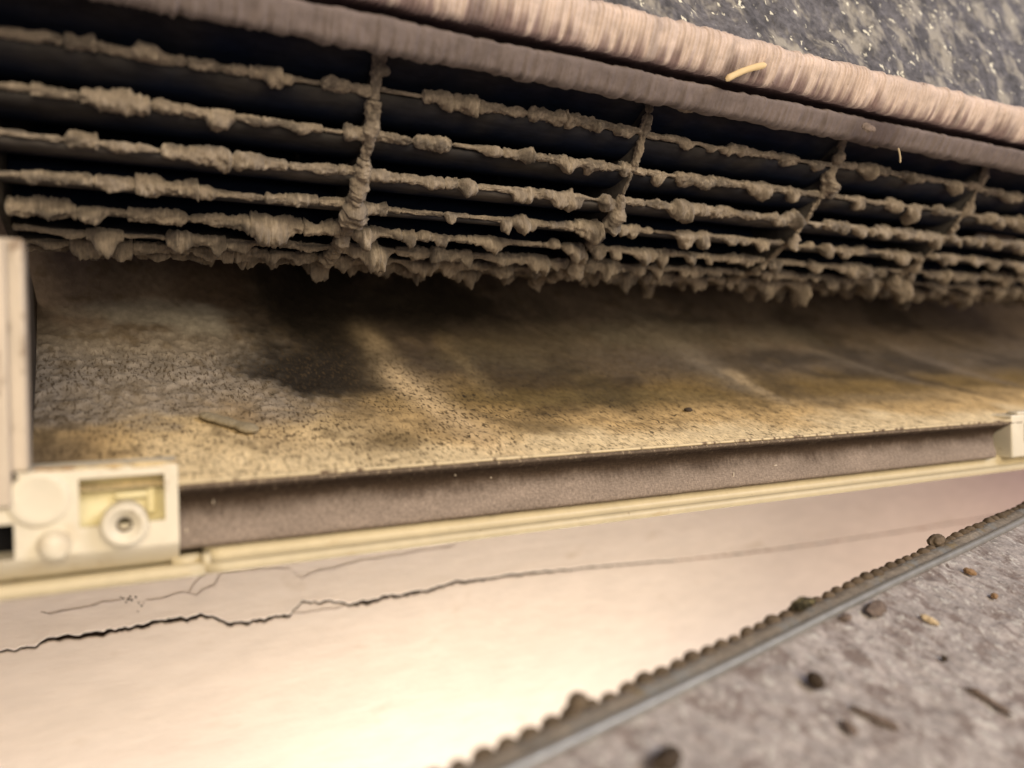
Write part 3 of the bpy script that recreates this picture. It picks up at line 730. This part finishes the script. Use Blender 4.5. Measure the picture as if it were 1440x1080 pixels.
# steel rod
S1 = np.linspace(-.10, .30, 240); tt = np.linspace(0, 2 * math.pi, 17)[:-1]; rr_ = .00100
Pr = np.array([pw(s, .0000 + .0002 * math.sin(s * 40)) + Nn * (.0013 + rr_ * math.cos(t)) + Ee * (rr_ * math.sin(t)) for s in S1 for t in tt]).reshape(240, 16, 3)
grid('rod', Pr, M_rod, panel, wrap=True, flip=True)
# strip between the rod and the beads (rounded back)
k = 22; q_ = np.linspace(0, 1, k)
S2, Q2 = np.meshgrid(np.linspace(-.10, .30, 700), q_, indexing='ij')
hh = .0011 * np.sin(Q2 * math.pi * .62) - .0030 * Q2 ** 3 + .0006 * (fbm(S2 * 200, Q2 * 3, 141) - .5)
Ps = P0 + S2[..., None] * D - (Q2 * .0056 + .0006)[..., None] * Ee + hh[..., None] * Nn
grid('strip', Ps, M_strip, panel, flip=True)
# scalloped edge, one mesh
Vs, Fs = [], []; b_ = 0; s = -.06; kk = 0
while s < .29:
    pitch = .0047; r0 = .00185 * random.uniform(.82, 1.12)
    cc = pw(s, -.0052 + random.uniform(-.0003, .0003), -.0012 + random.uniform(-.0003, .0003))
    U, W_ = np.meshgrid(np.linspace(0, math.pi, 11), np.linspace(0, 2 * math.pi, 17)[:-1], indexing='ij')
    rr2 = r0 * (1 + .16 * (fbm(U * 2 + kk * 7, np.cos(W_) * 2, 151) - .5))
    V = cc + (np.cos(U) * rr2 * 1.12)[..., None] * D + (np.sin(U) * np.cos(W_) * rr2)[..., None] * Ee + (np.sin(U) * np.sin(W_) * rr2)[..., None] * Nn
    Vs.append(V.reshape(-1, 3)); Fs.append(grid_faces(11, 16, True, False, b_)); b_ += 176; s += pitch; kk += 1
mesh_obj('beaded_edge', np.vstack(Vs), np.vstack(Fs), M_bead, panel)

def on_panel(u, v, h=0.0):
    p = ray(u, v); t = ((P0 + Nn * h) @ Nn) / (p @ Nn); return p * t
def edge_pt(u, q_=.0064, h=.0006):
    best = min(np.linspace(-.05, .29, 3000), key=lambda s: abs(proj_u(pw(s, -q_, h)) - u))
    return pw(best, -q_, h)
def proj_u(p):
    c = p[0] * AX + p[1] * AY + p[2] * AZ
    return 720 + F_PX * c[0] / c[2]
# the same three axes stacked, so a world point goes back to (right, up, forward)
# ================================================================ DEBRIS
def rock(name, c, rad, mat, label, cat, axes=None, seed=0, amp=.35, group=None, parts=18, lobes=0):
    """irregular crumb: rad = three radii along the axes"""
    if axes is None: axes = np.eye(3)
    U, W_ = np.meshgrid(np.linspace(0, math.pi, parts), np.linspace(0, 2 * math.pi, parts * 2 + 1)[:-1], indexing='ij')
    q1 = np.cos(U); q2 = np.sin(U) * np.cos(W_); q3 = np.sin(U) * np.sin(W_)
    m = 1 + amp * (fbm(q1 * 2.2 + seed, q2 * 2.2 + q3 * 1.7 + 5, seed, 3) - .5) * 2 + amp * .4 * (fbm(q1 * 7, q2 * 7 + q3 * 6, seed + 3, 3) - .5) * 2
    m = m - (m[0, 0] * 0)
    m[0, :] = m[0].mean(); m[-1, :] = m[-1].mean()
    V = c + (q1 * m * rad[0])[..., None] * axes[0] + (q2 * m * rad[1])[..., None] * axes[1] + (q3 * m * rad[2])[..., None] * axes[2]
    o = grid(name, V, mat, None, wrap=True)
    if axes is not None and 'grey sheet' in label and group is None: group = 'crumbs scattered over the grey sheet'
    return tag(o, label, cat, group)
pan = np.array([D, Ee, Nn])
def rot(ax, deg):
    a, b = math.cos(math.radians(deg)), math.sin(math.radians(deg))
    return np.array([ax[0] * a + ax[1] * b, -ax[0] * b + ax[1] * a, ax[2]])
rock('dust_ball', on_panel(1147, 957, .0014), (.0014, .0019, .0015), M_brown, 'round dark brown ball lying alone on the grey sheet', 'debris', pan, 1, .14)
rock('dirt_flake', on_panel(1232, 856, .0008), (.0036, .0020, .0005), M_purple, 'flat purplish brown flake just below the steel rod', 'debris', rot(pan, -8), 2, .5)
rock('dirt_flake', on_panel(1190, 868, .0006), (.0016, .0010, .0006), M_purple, 'small dark flake touching the steel rod, left of a larger flat flake', 'debris', pan, 12, .5)
rock('mould_clump', edge_pt(1132, .0045, .0022), (.0036, .0013, .0015), M_mould, 'speckled black and olive clump lying across the beaded edge', 'debris', rot(pan, 8), 3, .45)
rock('dust_lump', edge_pt(1316), (.0036, .0020, .0018), M_bead, 'rounded brown dust lump sitting on the beaded edge near its right end', 'debris', pan, 4, .3)
rock('dust_lump', edge_pt(812), (.0020, .0016, .0016), M_bead, 'small brown dust lump standing above the scallops of the lower beaded edge', 'debris', pan, 5, .2)
rock('crumb', on_panel(1364, 804, .0006), (.0016, .0009, .0008), M_orange, 'orange brown crumb near the right border, below the steel rod', 'crumb', rot(pan, 60), 6, .4)
rock('crumb', on_panel(1308, 872, .0006), (.0020, .0008, .0007), M_tan, 'pale yellowish crumb on the upper part of the grey sheet', 'crumb', rot(pan, 70), 7, .6)
rock('crumb', on_panel(1398, 838, .0005), (.0011, .0008, .0007), M_orange, 'tiny rust coloured crumb close to the right border of the grey sheet', 'crumb', pan, 8, .4)
rock('dust_strand', on_panel(1234, 1010, .0006), (.0046, .0010, .0005), M_tan if False else M_purple, 'long brown dust strand running down the grey sheet, right of a small dark crumb', 'debris', rot(pan, 62), 9, .5)
rock('crumb', on_panel(1196, 1023, .0006), (.0018, .0011, .0005), M_purple, 'dark oval crumb beside the long dust strand', 'crumb', rot(pan, -70), 10, .3)
rock('dust_clump', on_panel(938, 1068, .0018), (.0030, .0017, .0012), M_brown, 'dark rusty clump at the bottom border of the picture', 'debris', pan, 11, .4)
rock('dirt_flake', on_panel(1392, 985, .0005), (.0046, .0010, .0005), M_purple, 'narrow slanting brown flake near the lower right corner', 'debris', rot(pan, -100), 13, .5)
rock('crumb', on_panel(1328, 926, .0005), (.0008, .0007, .0006), M_brown, 'pinhead dark crumb in the middle of the grey sheet', 'crumb', pan, 14, .3)
# in the duct
def duct_pt(u, v, h):
    x, s = on_volute(u, v); k = min(np.searchsorted(arc, s), len(vp) - 1)
    return np.array([x, vp[k, 0] + nrm[k, 0] * h, vp[k, 1] + nrm[k, 1] * h]), np.array([0, tan_[k, 0], tan_[k, 1]]), np.array([0, nrm[k, 0], nrm[k, 1]])
c, tg, nm = duct_pt(322, 600, .0012)
a1 = duct_pt(282, 590, .0012)[0]; a2 = duct_pt(362, 612, .0012)[0]
t = np.linspace(0, 1, 60); th = np.linspace(0, 2 * math.pi, 17)[:-1]
ax1 = (a2 - a1) / np.linalg.norm(a2 - a1); ax2 = np.cross(nm, ax1); ax2 /= np.linalg.norm(ax2)
rr3 = .00195 * np.sqrt(np.clip(1 - (2 * t - 1) ** 8, 0, 1)) * (.85 + .22 * np.exp(-((t - .86) / .1) ** 2) - .12 * np.exp(-((t - .66) / .05) ** 2) + .25 * (fbm(t * 9, 0 * t, 5) - .5))
V = (a1 + t[:, None] * (a2 - a1))[:, None, :] + (rr3[:, None] * np.cos(th) * 1.2)[..., None] * ax2 + (rr3[:, None] * np.sin(th) * .6)[..., None] * nm
o = grid('dust_roll', V, M_greycl, None, wrap=True); tag(o, 'soft olive grey roll of dust lying in the left part of the duct', 'debris')
c, tg, nm = duct_pt(968, 579, .0006)
rock('crumb', c, (.0016, .0010, .0008), M_brown, 'small black crumb in the duct just above the outlet lip', 'crumb', np.array([[1, 0, 0], tg, nm]), 15, .3)
# straw on the fin edge
def stick(name, p, r_, mat, label, cat, bend=0.0, ns=26):
    a, b = p; t = np.linspace(0, 1, ns); th = np.linspace(0, 2 * math.pi, 11)[:-1]
    ax = (b - a) / np.linalg.norm(b - a); u_ = np.cross(ax, [0, 1, 0]); u_ /= np.linalg.norm(u_); w_ = np.cross(ax, u_)
    rr4 = r_ * (.75 + .4 * fbm(t * 6, 0 * t, 7)) * np.minimum(1, np.minimum(t, 1 - t) * 14 + .25)
    Cc = a + t[:, None] * (b - a) + bend * (np.sin(t * math.pi))[:, None] * u_
    V = Cc[:, None, :] + (rr4[:, None] * np.cos(th))[..., None] * u_ + (rr4[:, None] * np.sin(th))[..., None] * w_
    o = grid(name, V, mat, None, wrap=True); return tag(o, label, cat)
stick('straw_bit', (at_y(1020, 112, .1612), at_y(1078, 91, .1580)), .0010, M_straw, 'short pale straw stuck across the dusty fin edge above the fan', 'straw', .0006)
stick('dust_thread', (at_y(1263, 208, .163), at_y(1266, 229, .164)), .00028, M_tan, 'tiny white thread hanging from the trough edge', 'thread', .0004)
rock('dirt_flake', at_y(1222, 180, .1620), (.0026, .0006, .0014), M_purple, 'brown flake caught in the groove above the fan', 'debris', None, 17, .5)

# pale scuffs on the grey band under the duct
for (u, v, h_, w_) in [(1031, 668, .0020, .00045), (1090, 655, .0005, .0016), (300, 706, .0012, .0003), (262, 745, .0012, .0004), (690, 672, .0004, .0006), (640, 668, .0004, .0005)]:
    c = at_y(u, v, .1716)
    r2 = ray(u, v); zz = r2[2] / r2[1]; k = int(np.argmin(np.abs(bp_[:, 1] / bp_[:, 0] - zz))); c = np.array([r2[0] / r2[1] * bp_[k, 0], bp_[k, 0] - .00015, bp_[k, 1]])
    U, W_ = np.meshgrid(np.linspace(0, math.pi, 8), np.linspace(0, 2 * math.pi, 13)[:-1], indexing='ij')
    V = c + (np.cos(U) * h_ * .5)[..., None] * np.array([.15, 0, 1.]) + (np.sin(U) * np.cos(W_) * w_ * .5)[..., None] * np.array([1., 0, 0]) + (np.sin(U) * np.sin(W_) * .0002)[..., None] * np.array([0, 1., 0])
    grid('paint_fleck', V, M_side, unit, wrap=True)
